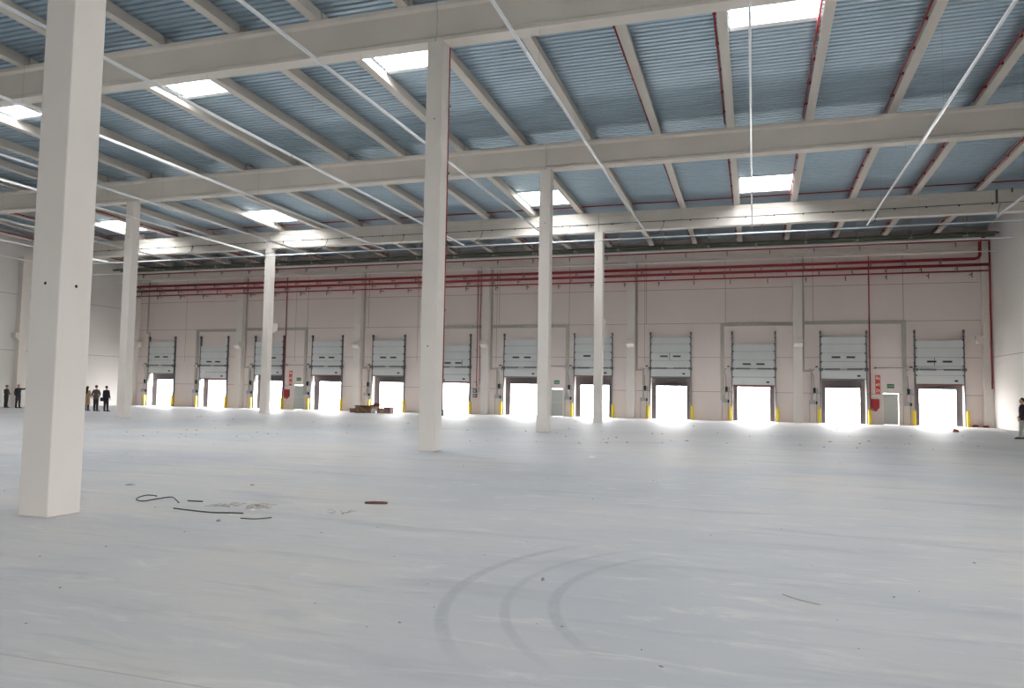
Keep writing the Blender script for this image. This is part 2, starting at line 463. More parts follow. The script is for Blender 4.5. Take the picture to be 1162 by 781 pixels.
# red sprinkler lines hung beside the purlins
def line_thing(name, pts, r, mt, label, cat, group, seg=8, kind=None):
    m = MB(); m.tube(pts, r, seg); o = obj(name, m, mt, smooth=True)
    return tag(o, label, cat, group, kind)
where_ = ['', 'before the second crossbeam', 'before the third crossbeam', 'by the dock wall']
for bi in (1, 2, 3):
    ya, yb = bays[bi][0] + .3, bays[bi][1] - .3
    for k in list(range(16, 22)):
        x = XP[k] - PW - .07
        o = line_thing('sprinkler_pipe', [(x, ya, zp(ya)+.14), (x, yb, zp(yb)+.14)], .035, M_red,
            f'red sprinkler pipe {where_[bi]}, left of {ORD[21-k]} purlin from the right wall', 'pipe', 'red sprinkler branch pipes')
        yy = ya + .6
        while yy < yb:
            m = MB(); m.box(x-.042, yy-.025, zp(yy)+.095, x+.10, yy+.025, zp(yy)+.18); yy += 1.9
            obj('pipe_clamp', m, M_red, o)
for bi, ks in ((3, range(0, 16, 2)), (2, range(0, 5, 2))):
    ya, yb = bays[bi][0] + .3, bays[bi][1] - .3
    for k in ks:
        x = XP[k] + .07
        o = line_thing('sprinkler_pipe', [(x, ya, zp(ya)+.12), (x, yb, zp(yb)+.12)], .035, M_red,
            f'red sprinkler pipe {where_[bi]}, right of {ORD[21-k]} purlin from the right wall', 'pipe', 'red sprinkler branch pipes')
        yy = ya + .6
        while yy < yb:
            m = MB(); m.box(x-.10, yy-.025, zp(yy)+.075, x+.042, yy+.025, zp(yy)+.16); yy += 1.9
            obj('pipe_clamp', m, M_red, o)
for yy, lab, zz in ((43.15, 'dark red pipe running crosswise just before the third crossbeam', 12.70), (47.2, 'dark red crosswise pipe in the last bay before the dock wall', 12.55), (49.6, 'dark red crosswise pipe above the cable trays', 12.50)):
    line_thing('sprinkler_main', [(XL+.1, yy, zz), (XR-.1, yy, zz)], .032, M_red, lab, 'pipe', 'crosswise red pipes')

# ------------------------------------------------------------------ dock wall: pilasters, edge beam, pipes
pil_lab = ['left of the second pair of doors', 'behind the heap of packaging', 'between the tall centre column and its right neighbour', 'right of the slender furthest-right column', 'in the right half between the low door and the hose cabinet door']
pil_lab = ['left of the slim distant column', 'second pilaster, rising behind the heap of packaging', 'just right of the tall centre column',
           'right of the furthest-right column', 'left of the door beside the large hose cabinet']
for x, lb in zip(PILX, pil_lab):
    t = thing('pilaster', f'pale concrete pilaster on the dock wall {lb}', 'pilaster', (x, YW, 0), group='dock wall pilasters', kind='thing')
    m = MB(); m.box(-.28, -.5, 0, .28, -.002, 11.04); obj('pilaster_shaft', m, M_col, t, bevel=.012)
    m = MB(); m.prism([(-.5, 4.95), (-.5, 5.5), (-.85, 5.5), (-.85, 5.2)], 'x', -.28, .28); obj('corbel', m, M_col, t, bevel=.01)
for x, sx, lb in ((XL+.25, 1, 'left'), (XR-.245, -1, 'right')):
    t = thing('pilaster', f'pale concrete corner pilaster with a bracket in the {lb} corner of the dock wall', 'pilaster', (x, YW, 0), group='dock wall pilasters', kind='thing')
    m = MB(); m.box(-.24, -.5, 0, .24, -.002, 11.04); obj('pilaster_shaft', m, M_col, t, bevel=.012)
    m = MB(); m.prism([(sx*.24, 5.12), (sx*.24, 5.62), (sx*.62, 5.62), (sx*.62, 5.3), (sx*.5, 5.15)][::sx], 'y', -.5, -.1); obj('corbel', m, M_col, t)
for y, lb in ((19.64, 'hidden behind the big near column'), (31.7, 'seen beyond the left picture edge'), (42.3, 'behind the left pair of people')):
    t = thing('pilaster', f'pale concrete pilaster on the left side wall {lb}', 'pilaster', (XL, y, 0), group='left wall pilasters', kind='thing')
    m = MB(); m.box(.002, -.3, 0, .45, .3, 10.75); obj('pilaster_shaft', m, M_col, t, bevel=.012)
    m = MB(); m.prism([(-.3, 4.95), (-.3, 5.5), (-.62, 5.5), (-.62, 5.2)], 'x', .0, .45); obj('corbel', m, M_col, t)
    m = MB(); m.box(.002, -.35, 10.75, .55, .35, 11.2); obj('pilaster_head', m, M_col, t)
m = MB(); m.prism([(-.02,11.05),(-.36,11.05),(-.36,11.30),(-.33,11.32),(-.33,11.50),(-.36,11.52),(-.36,12.14),(-.02,12.14)], 'x', XL+.01, XR-.01)
tag(obj('edge_beam', m, M_beam, loc=(0, YW, 0)), 'concrete edge beam along the top of the dock wall', 'beam', kind='thing')

YP = YW - .62
def wall_pipe(name, pts, r, label, brk, mt=M_red):
    t = thing(name, label, 'pipe', pts[0], group='red fire mains on the dock wall')
    q = [Vector(p) - Vector(pts[0]) for p in pts]
    m = MB(); m.tube(q, r, 12); obj('pipe_run', m, mt, t, smooth=True)
    if brk:
        x0, x1, st, off = brk; x = x0; bl = .255 if pts[0][2] > 11 else .60
        while x < x1:
            if bl > .5 and any(abs(x-p_) < .36 for p_ in PILX): x += .7
            m = MB(); lx = x - pts[0][0]
            m.box(lx-.025, -.02, -r-.05, lx+.025, bl, -r-.01)
            m.box(lx-.025, -.02, -r-.28, lx+.025, .03, -r-.05)
            m.box(lx-.02, -r-.03, -r-.05, lx+.02, -r-.005, r+.02)
            obj('pipe_bracket', m, M_rail, t); x += st
    return t
wall_pipe('fire_main', [(XL+.3, YP, 11.52), (XR-.12, YP, 11.56), (XR-.08, YP, 11.52)], .045, 'thin red pipe high on the dock wall just below the green trays', (XL+1.2, XR-.6, 2.75, 0))
wall_pipe('fire_main', [(XL+.3, YP, 10.42), (13.05, YP, 10.42), (13.25, YP, 10.47), (13.35, YP, 10.62), (13.35, YP, 11.5), (13.35, YP-.9, 11.58)], .095, 'thick red fire main, upper of two, turning upward at the right corner', (XL+.8, XR-1, 2.0, 0))
wall_pipe('fire_main', [(XL+.3, YP, 10.02), (XR-.12, YP, 10.04)], .095, 'thick straight red fire main, lower of the two on the dock wall', (XL+1.1, XR-.6, 2.0, 0))
wall_pipe('fire_main', [(XL+.3, YP, 9.58), (XR-.12, YP, 9.66)], .05, 'thin red pipe, lowest of the horizontal pipes on the dock wall', (XL+.5, XR-.6, 2.4, 0))
def riser(x, z0, z1, label, y=YW-.07, r=.035):
    o = line_thing('fire_riser', [(x, y, z0), (x, y, z1)], r, M_red, label, 'pipe', 'red vertical risers')
    z = z0 + .4
    while z < z1:
        m = MB(); m.box(x-r-.015, y-r-.01, z-.02, x+r+.015, YW - .002 if y > YW-.3 else (YW-.5 if x > 13 else y+r+.01), z+.02); z += 2.4
        obj('pipe_clamp', m, M_rail, o)
    return o
riser(7.13, 1.62, 11.0, 'thin red riser dropping to the large hose cabinet in the right half')
riser(-36.77, 1.62, 11.0, 'thin red riser dropping to the far hose cabinet right of the slim column')
riser(-19.92, 2.0, 11.0, 'thin red riser left of the pilaster beside the tall centre column', r=.028)
riser(-19.68, 2.2, 11.0, 'second thin dark pipe hugging the pilaster beside the tall centre column', r=.02)
riser(XR-.1, 2.35, 11.5, 'thin red riser in the right corner of the hall', y=YP, r=.05)
xx, yy = X1+CW/2-.01, ROW[1]+CW/2+.05
m = MB(); m.tube([(xx, yy, 1.15), (xx, yy, 12.2)], .02, 8)
o = tag(obj('fire_riser', m, M_red, smooth=True), 'thin red pipe running up the back of the tall centre column', 'pipe', 'red vertical risers')
m = MB(); m.tube([(xx, yy, .98), (xx, yy, 1.16)], .05, 8); m.box(xx-.09, yy-.02, 1.0, xx, yy+.02, 1.06)
obj('drain_valve', m, M_rail, o)
for z in (2, 4, 6, 8, 10):
    m = MB(); m.box(xx-.12, ROW[1]+CW/2, z-.03, xx+.05, yy+.045, z+.03); obj('pipe_clamp', m, M_rail, o)

# conduits / trays on the wall
def tray(pts, wdt, label, mt=M_galv):
    m = MB()
    for (xa, za), (xb, zb_) in zip(pts, pts[1:]):
        if abs(xa-xb) < 1e-6: m.box(xa-wdt/2, -.07, min(za, zb_)-wdt/2, xa+wdt/2, -.003, max(za, zb_)+wdt/2)
        else: m.box(min(xa,xb)-wdt/2, -.0698, za-wdt/2, max(xa,xb)+wdt/2, -.0031, za+wdt/2)
    o = obj('wall_conduit', m, mt, loc=(0, YW, 0))
    return tag(o, label, 'conduit', 'grey conduits on the dock wall')
dr = ['far-left', 'second', 'third', 'fourth', 'fifth']
for i, x in enumerate(PILX):
    tray([(x+.36, 11.0), (x+.36, 3.42), (x+.85, 3.42), (x+.85, 1.55)], .13, f'stepped grey conduit right of the pilaster {pil_lab[i]}')
tray([(-51.0, 11.0), (-51.0, 6.4), (-50.8, 6.4), (-50.8, 1.5)], .12, 'narrow grey conduit beside the first dock door in the left corner')
for xs_, xe, z, lb in ((-45.62, -41.36, 6.55, 'left of the second dock door from the left corner'), (-34.85, -40.55, 6.6, 'between the far hose cabinet and the fourth door'),
                   (-23.9, -19.46, 6.6, 'partly hidden behind the tall centre column'), (-12.92, -18.6, 6.6, 'behind the second column of the centre row'),
                   (-2.05, 2.45, 6.55, 'left of the low-hanging door in the right half'), (9.15, 3.35, 6.6, 'left of the door nearest the right corner')):
    tray([(xe, z), (xs_, z), (xs_, 1.5)], .24, f'wide grey cable duct bending down {lb}')
for x0_, x1_, lb in ((7.45, 9.3, 'above the exit door at the right'), (-36.6, -34.7, 'above the far exit door'), (-14.6, -12.8, 'above the exit door behind the centre columns')):
    m = MB(); m.box(x0_, -.05, 3.62, x1_, -.002, 3.655); m.box(x0_-.05, -.08, 3.57, x0_+.05, -.002, 3.7)
    tag(obj('wall_conduit', m, M_rail, loc=(0, YW, 0)), f'thin dark horizontal conduit {lb}', 'conduit', 'grey conduits on the dock wall')

# green cable trays near the ceiling
for yy, zz, wd, lb in ((50.35, 11.46, .22, 'nearest and lowest of the greenish cable trays under the purlin ends'), (50.75, 11.56, .3, 'middle greenish cable tray under the purlin ends'),
                       (51.25, 11.50, .34, 'rear greenish cable tray against the dock wall beam')):
    t = thing('cable_tray', lb, 'cable tray', (0, yy, zz), group='greenish cable trays')
    m = MB(); m.prism([(-wd/2, 0), (wd/2, 0), (wd/2, .12), (wd/2-.01, .12), (wd/2-.01, .01), (-wd/2+.01, .01), (-wd/2+.01, .12), (-wd/2, .12)], 'x', XL+.4, XR-.25)
    obj('tray_channel', m, M_tray, t)
    for j in range(3):
        m = MB(); m.tube([(XL+.4, -wd/4+j*wd/4, .05), (XR-.2, -wd/4+j*wd/4, .05)], .035, 6); obj('cable_bundle', m, M_cable, t)
    x = XL + 2.0
    while x < XR - .5:
        m = MB(); m.box(x-.02, -wd/2-.03, -.04, x+.02, wd/2+.03, -.005)
        m.box(x-.012, -wd/2-.028, -.04, x+.012, -wd/2-.006, zd(yy)-zz); m.box(x-.012, wd/2+.006, -.04, x+.012, wd/2+.028, zd(yy)-zz)
        m.box(x-.06, -wd/2-.06, -.10, x+.06, -wd/2+.02, -.039)
        x += 2.975
        obj('tray_hanger', m, M_galv, t)

# ------------------------------------------------------------------ sectional dock doors
def make_door(i, x, low):
    t = thing(f'door_{i+1}', f'raised grey sectional dock door {FLOORWORD[i]}', 'dock door', (x, YW, 0), group='sectional dock doors', kind='structure')
    hs = [.50, .59, .56, .58, .54]; tot = sum(hs); hw = 1.335
    z = low
    for j, h in enumerate(reversed(hs)):
        m = MB(); m.box(-hw, -.155, z+.012, hw, -.115, z+h-.012)
        m.box(-hw+.01, -.15, z-.002, hw-.01, -.12, z+.014, 1)
        p = obj('door_section', m, [M_door, M_rail], t, bevel=.004)
        if j == 2:
            for s in (-1, 1):
                q = MB(); cx = s*.44
                q.box(cx-.27, -.163, z+.23, cx+.27, -.154, z+.36, 0); q.box(cx-.225, -.166, z+.255, cx+.225, -.160, z+.335, 1)
                obj('vision_panel', q, [M_rail, M_glass_d], p)
            if i in (8, 11, 5):
                q = MB(); cx = -.05 if i == 8 else (-.28 if i == 11 else .75)
                q.box(cx-.02, -.160, z+.02, cx+.02, -.154, z+h-.02); obj('panel_stile', q, M_rail, p)
        if j == 0:
            q = MB(); q.box(.66, -.165, z+.17, .82, -.154, z+.25, 0); q.box(.82, -.19, z+.15, 1.0, -.154, z+.26, 1)
            obj('door_handle', q, [M_wbox, M_black], p)
            q = MB(); q.box(-hw, -.16, z-.07, hw, -.11, z+.0); obj('bottom_seal', q, M_sealr if i % 2 else M_rail, p)
        z += h
    for s in (-1, 1):
        m = MB(); xx = s*(hw+.05)
        m.box(xx-.026, -.16, 0, xx+.026, -.003, 6.02); m.box(xx-.05, -.19, 5.85, xx+.05, -.003, 6.05)
        zz = 3.4
        while zz < 5.9: m.box(xx-.06, -.13, zz, xx+.06, -.003, zz+.05); zz += .55
        obj('guide_rail', m, M_rail, t)
        zz = low
        for h in reversed(hs):
            m = MB(); m.box(min(s*(hw-.06), s*(hw+.02)), -.18, zz+h-.05, max(s*(hw-.06), s*(hw+.02)), -.155, zz+h+.05); zz += h
            obj('roller_hinge', m, M_rail, t)
    sh = MB(); sh.tube([(-1.5, -.27, 3.53), (1.5, -.27, 3.53)], .02, 8)
    so = obj('torsion_shaft', sh, M_rail, t)
    for s in (-1, 1):
        q = MB(); q.box(s*1.43-.03, -.32, 3.44, s*1.43+.03, -.003, 3.62); obj('shaft_bracket', q, M_rail, so)
    for s in (-1, 1):
        q = MB(); q.tube([(s*.22, -.27, 3.53), (s*1.15, -.27, 3.53)], .052, 10); obj('torsion_spring', q, M_rail, so)
        q = MB(); q.tube([(s*1.24, -.27, 3.53), (s*1.34, -.27, 3.53)], .08, 12); obj('cable_drum', q, M_rail, so)
    q = MB(); q.box(-1.68, -.34, 3.30, -1.53, -.16, 3.64, 0); q.box(-1.70, -.30, 3.62, -1.55, -.18, 3.72, 1); q.box(-1.62, -.17, 3.4, -1.56, -.003, 3.55, 1)
    obj('door_motor', q, [M_wbox, M_black], t, bevel=.01)
    return t
for i, x in enumerate(DX):
    make_door(i, x, DLOW[i])
    # dock shelter outside
    t = thing('dock_shelter', f'dark cushioned dock shelter outside the dock door {FLOORWORD[i]}', 'dock shelter', (x, YW+.55, 0), group='dock shelters')
    for s in (-1, 1):
        m = MB(); m.prism([(s*1.03, .0), (s*1.53, .0), (s*1.53, .28), (s*1.15, .28)][::s], 'z', -1.2, 3.2); obj('side_pad', m, M_foam, t, bevel=.02)
    m = MB(); m.prism([(-.03, 2.29), (.28, 2.40), (.28, 3.2), (-.03, 3.2)], 'x', -1.53, 1.53); obj('head_pad', m, M_foam, t, bevel=.02)
    # dock leveller plate at the threshold
    m = MB(); m.box(-1.1, .02, -.06, 1.1, 1.0, -.005); m.box(-1.1, .98, -.5, 1.1, 1.04, -.005)
    tag(obj('dock_leveller', m, M_rail, loc=(x, YW+.2, 0)), f'steel dock leveller plate under the dock door {FLOORWORD[i]}', 'dock leveller', 'dock levellers')
    # guard posts
    for s in (-1, 1):
        sd = 'left' if s < 0 else 'right'
        t = thing('guard_post', f'yellow guard post at {sd} jamb of dock door {FLOORWORD[i]}', 'guard post', (x+s*1.50, YW-.32, 0), group='yellow guard posts')
        m = MB(); m.box(-.085, -.075, .012, .085, .075, .93); m.box(-.075, -.065, .93, .075, .065, .95); obj('post', m, M_yel, t, bevel=.02)
        m = MB(); m.box(-.13, -.12, 0, .13, .14, .012); obj('base_plate', m, M_rail, t)
    # controls at the left of each door (right for the half hidden one)
    sx = 1 if i == 5 else -1
    t = thing('door_control', f'wall-mounted door controls beside the dock door {FLOORWORD[i]}', 'control panel', (x+sx*1.78, YW, 0), group='door controls')
    if i != 5:
        m = MB(); m.box(-.06, -.12, 1.97, .10, -.003, 2.30); obj('switch_box', m, M_black, t, bevel=.01)
        m = MB(); m.box(.12, -.09, 1.97, .24, -.003, 2.28); obj('relay_box', m, M_gbox, t, bevel=.008)
        m = MB(); m.box(-.30, -.16, 1.22, .05, -.003, 1.48); obj('control_cabinet', m, M_gbox, t, bevel=.01)
        m = MB(); m.box(.09, -.1, 1.22, .20, -.003, 1.42); obj('push_button_box', m, M_black, t, bevel=.008)
        for P_, r_ in (([(.02,-.03,3.55),(-.12,-.03,3.35),(-.02,-.03,3.05),(.02,-.03,2.3)], .014), ([(.0,-.03,1.97),(-.10,-.04,1.75),(-.12,-.04,1.48)], .012),
                     ([(.14,-.03,1.97),(.17,-.03,1.6),(.15,-.03,1.42)], .012), ([(-.28,-.03,1.22),(-.28,-.03,.05)], .012), ([(.13,-.03,1.22),(.13,-.03,.08)], .010),
                     ([(.03,-.03,3.5),(-.3,-.03,3.55),(-.3,-.03,3.42)], .014)):
            m = MB(); m.tube(P_, r_, 6); obj('wire', m, M_rail, t)
    else:
        for z0_, hh in ((1.24, .30), (1.60, .32)):
            m = MB(); m.box(-.12, -.16, z0_, .16, -.003, z0_+hh); obj('control_cabinet', m, M_rail, t, bevel=.01)
            m = MB(); m.box(-.06, -.168, z0_+.07, .10, -.158, z0_+hh-.07); obj('display', m, M_gbox, t)
        m = MB(); m.tube([(.16,-.03,1.75),(.3,-.04,1.65),(.36,-.03,1.9),(.2,-.03,2.2),(-.1,-.03,2.5)], .014, 6); obj('wire', m, M_rail, t)

# ------------------------------------------------------------------ exit doors, signs, hose cabinets
ex_lab = ['right of the far hose cabinet', 'behind the gap between centre-row columns', 'between the hose cabinet and the last dock door']
def make_text(name, body, size, mt, parent, loc):
    cu = bpy.data.curves.new(name, 'FONT'); cu.body = body; cu.size = size; cu.extrude = .002; cu.align_x = 'CENTER'; cu.align_y = 'CENTER'
    tmp = bpy.data.objects.new(name, cu); C.objects.link(tmp)
    dg = bpy.context.evaluated_depsgraph_get(); me = bpy.data.meshes.new_from_object(tmp.evaluated_get(dg)); bpy.data.objects.remove(tmp)
    me.materials.clear(); me.materials.append(mt)
    o = bpy.data.objects.new(name, me); C.objects.link(o); o.parent = parent
    o.location = loc; o.rotation_euler = (math.pi/2, 0, 0); return o
for j, (x, ww) in enumerate(EXITS):
    t = thing(f'door_{13+j}', f'pale single-leaf exit door {ex_lab[j]} with a bright gap above', 'door', (x, YW, 0), group='exit doors', kind='structure')
    m = MB(); gap = .002 if j == 2 else .0
    m.box(-ww/2+.03, .03, .01, ww/2-.03-gap, .08, 1.97); obj('door_leaf', m, M_cleaf, t, bevel=.006)
    m = MB(); m.box(-ww/2-.05, -.02, 0, -ww/2+.03, .14, 2.06); m.box(ww/2-.03, -.02, 0, ww/2+.05, .14, 2.06) if j != 2 else m.box(ww/2-.012, -.02, 0, ww/2+.05, .14, 2.06)
    m.box(-ww/2-.05, -.02, 2.0, ww/2+.05, .14, 2.06); obj('door_frame', m, M_col, t)
    m = MB(); m.box(ww/2-.16-gap, -.01, .98, ww/2-.10-gap, .03, 1.08); m.box(-ww/2+.12, -.03, 1.0, ww/2-.12-gap, -.005, 1.04) if j < 2 else m.box(ww/2-.2-gap, -.03, 1.0, ww/2-.1-gap, -.01, 1.03)
    obj('door_handle', m, M_wbox, t)
    cx = {0: -35.42, 1: -13.69, 2: 8.33}[j]
    t = thing('exit_sign', f'green exit sign above exit door {ex_lab[j]}', 'sign', (cx, YW, 2.47), group='green exit signs')
    m = MB(); m.box(-.21, -.02, -.13, .21, -.003, .13); obj('sign_plate', m, M_green, t, bevel=.004)
    make_text('sign_lettering', 'SALIDA', .115, M_white, t, (0, -.022, 0))
for x, sxx, lb in ((7.41, 7.59, 'large red hose cabinet left of the right exit door'), (-36.45, -36.2, 'small distant red hose cabinet left of the far exit door')):
    t = thing('hose_cabinet', lb, 'hose cabinet', (x, YW, .9), group='red hose cabinets')
    m = MB(); m.prism([(-.22, .18), (-.22, .72), (.22, .72), (.22, .18), (.10, .05), (-.1, .05)], 'y', -.24, -.003); obj('cabinet_body', m, M_redb, t, bevel=.01)
    m = MB(); m.box(-.19, -.252, .22, .19, -.24, .69); obj('cabinet_door', m, M_redb, t, bevel=.005)
    m = MB(); m.tube([(-.26, -.08, .74), (-.26, -.08, .04), (-.1, -.1, .0), (.04, -.12, .03)], .03, 8); m.tube([(.04, -.12, -.05), (.04, -.12, .08)], .06, 10); obj('supply_valve', m, M_red, t)
    t = thing('fire_equipment_sign', f'tall orange red pictogram sign above the {lb.split(" left")[0]}', 'sign', (sxx, YW, 1.97), group='fire equipment signs')
    m = MB(); m.box(-.145, -.015, 0, .145, -.003, 1.19); obj('sign_panel', m, M_sign, t)
    for k in range(3):
        z0_ = .05 + k*.39
        m = MB()
        if k == 0:
            m.box(-.10, -.018, z0_+.20, -.03, -.015, z0_+.27); m.box(-.10, -.018, z0_+.05, -.03, -.015, z0_+.13)
            m.box(-.02, -.018, z0_+.12, .01, -.015, z0_+.22); m.prism([(.05, z0_+.04), (.09, z0_+.08), (.09, z0_+.27), (.05, z0_+.23)], 'y', -.018, -.015)
        elif k == 1:
            m.prism([(-.10, z0_+.08), (-.03, z0_+.05), (.0, z0_+.15), (-.04, z0_+.2), (-.10, z0_+.2)], 'y', -.018, -.015)
            m.box(.0, -.018, z0_+.18, .03, -.015, z0_+.25); m.prism([(.05, z0_+.06), (.08, z0_+.03), (.10, z0_+.16), (.07, z0_+.28), (.05, z0_+.2)], 'y', -.018, -.015)
        else:
            m.tube([(-.05, -.018, z0_+.16), (-.05, -.015, z0_+.16)], .055, 14); m.box(-.09, -.018, z0_+.24, -.0, -.015, z0_+.28)
            m.prism([(.05, z0_+.04), (.09, z0_+.06), (.10, z0_+.2), (.06, z0_+.28), (.04, z0_+.16)], 'y', -.018, -.015)
        obj('pictogram', m, M_white, t)

# ------------------------------------------------------------------ light tracks
def ceil_under(x, y):
    for r_ in range(4):
        if abs(y - ROW[r_]) < .27: return BEAM_B[r_]
    for xp in XP:
        if xp - PW - .02 < x < xp + .02: return zp(y)
    return zd(y)
ln = 0
tracks = [(11.2, 41.3, 'right wall'), (5.57, 41.9, ''), (-.06, 41.4, ''), (-5.62, 42.2, ''), (-11.18, 42.2, ''), (-16.72, 42.2, ''), (-22.1, 42.2, ''), (-27.7, 42.2, ''), (-31.7+.6, 42.2, ''), (-38.6, 42.2, ''), (-44.1, 42.2, ''), (-49.6, 42.2, '')]
tlab = ['at the right edge, ending by the right wall', 'slanting down-left through the upper right of the picture', 'hanging vertically in the picture in front of the right skylights',
        'slanting down-right, right of the tall centre column', 'crossing behind the tall centre column from upper left', 'running from behind the big near column past the left-centre skylight',
        'starting right of the big near column', 'passing above the slim column beside the people', 'emerging left of the big near column, second from top', 'low on the left, ending near the slim distant column',
        'far left, below the far left purlins', 'furthest left, close to the left wall']
for (x, ye, _), lb in zip(tracks, tlab):
    ys_ = -6.0 if x > -20 else 4.0
    t = thing('light_track', f'long thin white light track {lb}', 'light fixture', (x, ys_, TZ), group='lengthwise light tracks')
    L_ = ye - ys_
    y = L_ - 6.0*math.ceil(L_/6.0)
    while y < L_ - .1:
        e = y + 6.0; a_ = max(y, 0)
        m = MB(); m.prism([(-.034, .02), (.034, .02), (.034, .075), (-.034, .075)], 'y', a_+.012, e-.012); sg = obj('track_segment', m, M_track, t)
        m = MB(); m.prism([(-.03, .02), (.03, .02), (.022, -.012), (-.022, -.012)], 'y', a_+.05, e-.05); obj('diffuser', m, M_lens, sg)
        y = e
    y = 1.5
    while y < L_:
        top = ceil_under(x, ys_+y) - TZ + .01
        m = MB(); m.tube([(0, y, .07), (0, y, top)], .003, 4); obj('suspension_wire', m, M_wire, t); y += 6.0
    yb_ = ROW[3] - .27 - ys_
    m = MB(); d = .16
    m.tube([(0, L_-.05, .08), (.15, L_+.12*(yb_-L_), .16), (.42, L_+.45*(yb_-L_), .30), (.62, yb_-.05, .75), (.75, yb_+.0, 1.16)], .013, 6)
    obj('power_cable', m, M_cable, t, smooth=True)
for yy, lb in ((42.5, 'nearest crosswise thin white light track just below the third crossbeam'), (46.95, 'middle crosswise white light track below the green trays'), (51.0, 'lowest crosswise white light track in front of the red fire mains')):
    t = thing('light_track', lb, 'light fixture', (0, yy, TZ), group='crosswise light tracks')
    m = MB(); m.prism([(-.02, .03), (.02, .03), (.02, .07), (-.02, .07)], 'x', XL+.05, XR-.05); obj('track_housing', m, M_track, t)
    m = MB(); m.prism([(-.018, .03), (.018, .03), (.014, .012), (-.014, .012)], 'x', XL+.1, XR-.1); obj('track_diffuser', m, M_lens, t)
    for k in range(0, len(XP), 2):
        x = XP[k] - PW/2
        m = MB(); m.tube([(x, 0, .07), (x, 0, zp(yy)-TZ+.01)], .003, 4); obj('suspension_wire', m, M_wire, t)

# cable run on the third crossbeam
t = thing('cable_run', 'thin green and black cable run fixed along the third crossbeam', 'cable', (0, ROW[3]-.275, 11.66))
m = MB(); m.tube([(XL+.1, .0, .0), (X2, .0, .01), (X1, .0, .02), (5, 0, .03), (XR-.1, .0, .05)], .018, 6); obj('cable', m, M_tray, t)
x = XL + 1
while x < XR:
    m = MB(); m.box(x-.04, -.03, -.03, x+.04, .045, .035); x += 1.5
    obj('cable_clip', m, M_cable, t)
for a_ in ((11.75, -.02, 0, 11.85, .03, .72), (12.45, -.02, .55, 12.52, .03, .75)):
    m = MB(); m.box(*a_); obj('cable_riser', m, M_tray, t)

# ------------------------------------------------------------------ scrap heap by the dock wall
M_card = mat('brown_cardboard', (146,112,92), .9, vary=.12, scale=6)
M_cardl = mat('light_cardboard', (176,150,122), .9, vary=.08, scale=6)
M_pink = mat('pinkish_foam', (150,122,122), .9, vary=.06, scale=6)
M_wood = mat('reddish_wood', (120,62,48), .8, vary=.2, scale=8, stretch=(1,8,1))
M_bag = mat('pale_plastic_bag', (196,200,196), .4)
M_tarp = mat('brown_wrapping', (126,100,74), .8, vary=.15, scale=5, bump=.5, bscale=6)
def open_box(L_, W_, Hh, mt, name, label, loc, rz, flap=.6):
    t = thing(name, label, 'box', loc, rz, group='scrap packaging heap'); e = .012
    m = MB(); m.box(0,0,0,L_,W_,e); m.box(0,0,e,e,W_,Hh); m.box(L_-e,0,e,L_,W_,Hh); m.box(e,0,e,L_-e,e,Hh); m.box(e,W_-e,e,L_-e,W_,Hh); obj('box_body', m, mt, t)
    m = MB(); a = flap
    m.quad([(0,0,Hh),(L_,0,Hh),(L_,-W_*.4*math.sin(a),Hh+W_*.4*math.cos(a)),(0,-W_*.4*math.sin(a),Hh+W_*.4*math.cos(a))])
    f = obj('box_flap', m, mt, t); md = f.modifiers.new('thick', 'SOLIDIFY'); md.thickness = .008
    m = MB(); m.quad([(0,W_,Hh),(L_,W_,Hh),(L_,W_+W_*.35*math.sin(a),Hh+W_*.3*math.cos(a)),(0,W_+W_*.35*math.sin(a),Hh+W_*.3*math.cos(a))])
    f = obj('box_flap', m, mt, t); md = f.modifiers.new('thick', 'SOLIDIFY'); md.thickness = .008
    return t
hx, hy = -27.9, 49.6
open_box(.50, .55, .26, M_pink, 'cardboard_box', 'low pinkish open box at the left end of the packaging heap', (hx-.55, hy+.0, 0), .1, 1.3)
open_box(1.25, .7, .40, M_card, 'cardboard_box', 'large brown crumpled cardboard box in the middle of the heap', (hx+.0, hy-.1, 0), -.06, 1.0)
open_box(.42, .5, .32, M_cardl, 'cardboard_box', 'small beige cardboard box right of the middle of the heap', (hx+1.75, hy+.0, 0), .05, 1.2)
open_box(.50, .5, .34, M_pink, 'cardboard_box', 'pinkish box at the right end of the heap beside the doorway', (hx+2.25, hy+.05, 0), -.1, .9)
def crumple(name, label, cat, loc, r, mt, seed, group=None, parent=None):
    rr = random.Random(seed); m = MB()
    ph = [rr.uniform(0, 6.28) for _ in range(6)]
    def sq(q):
        t_ = math.atan2(q.y, q.x); k = 1 + .16*math.sin(3*t_+ph[0]) + .12*math.sin(5*t_+ph[1]+q.z*9) + .10*math.sin(q.z*14/r[2]*.3+ph[2])
        return (q.x*k, q.y*k, max(q.z*(1+.12*math.sin(4*t_+ph[3])), -r[2]*.6))
    m.ball((0,0,r[2]*.6), r, 18, 12, squash=sq)
    m.v[0] = (0,0,0.0)
    o = obj(name, m, mt, loc=loc, smooth=False)
    return tag(o, label, cat, group)
crumple('wrapping_sheet', 'crumpled brown wrapping slumped over the left part of the heap', 'packaging', (hx+.45, hy-.42, 0), (.52, .24, .30), M_tarp, 3, 'scrap packaging heap')
crumple('plastic_bag', 'small pale plastic bag in front of the heap', 'bag', (hx+1.55, hy-.25, 0), (.17, .15, .22), M_bag, 5, 'scrap packaging heap')
def plank(label, a, b_, wd, th, mt=None, name='wooden_plank', group=None, cat='plank'):
    a, b_ = Vector(a), Vector(b_); m = MB(); d = (b_-a); L_ = d.length
    m.box(0, -wd/2, -th/2, L_, wd/2, th/2)
    o = obj(name, m, mt or M_wood, bevel=.003)
    o.rotation_mode = 'QUATERNION'; o.rotation_quaternion = d.to_track_quat('X', 'Z'); o.location = a
    return tag(o, label, cat, group)
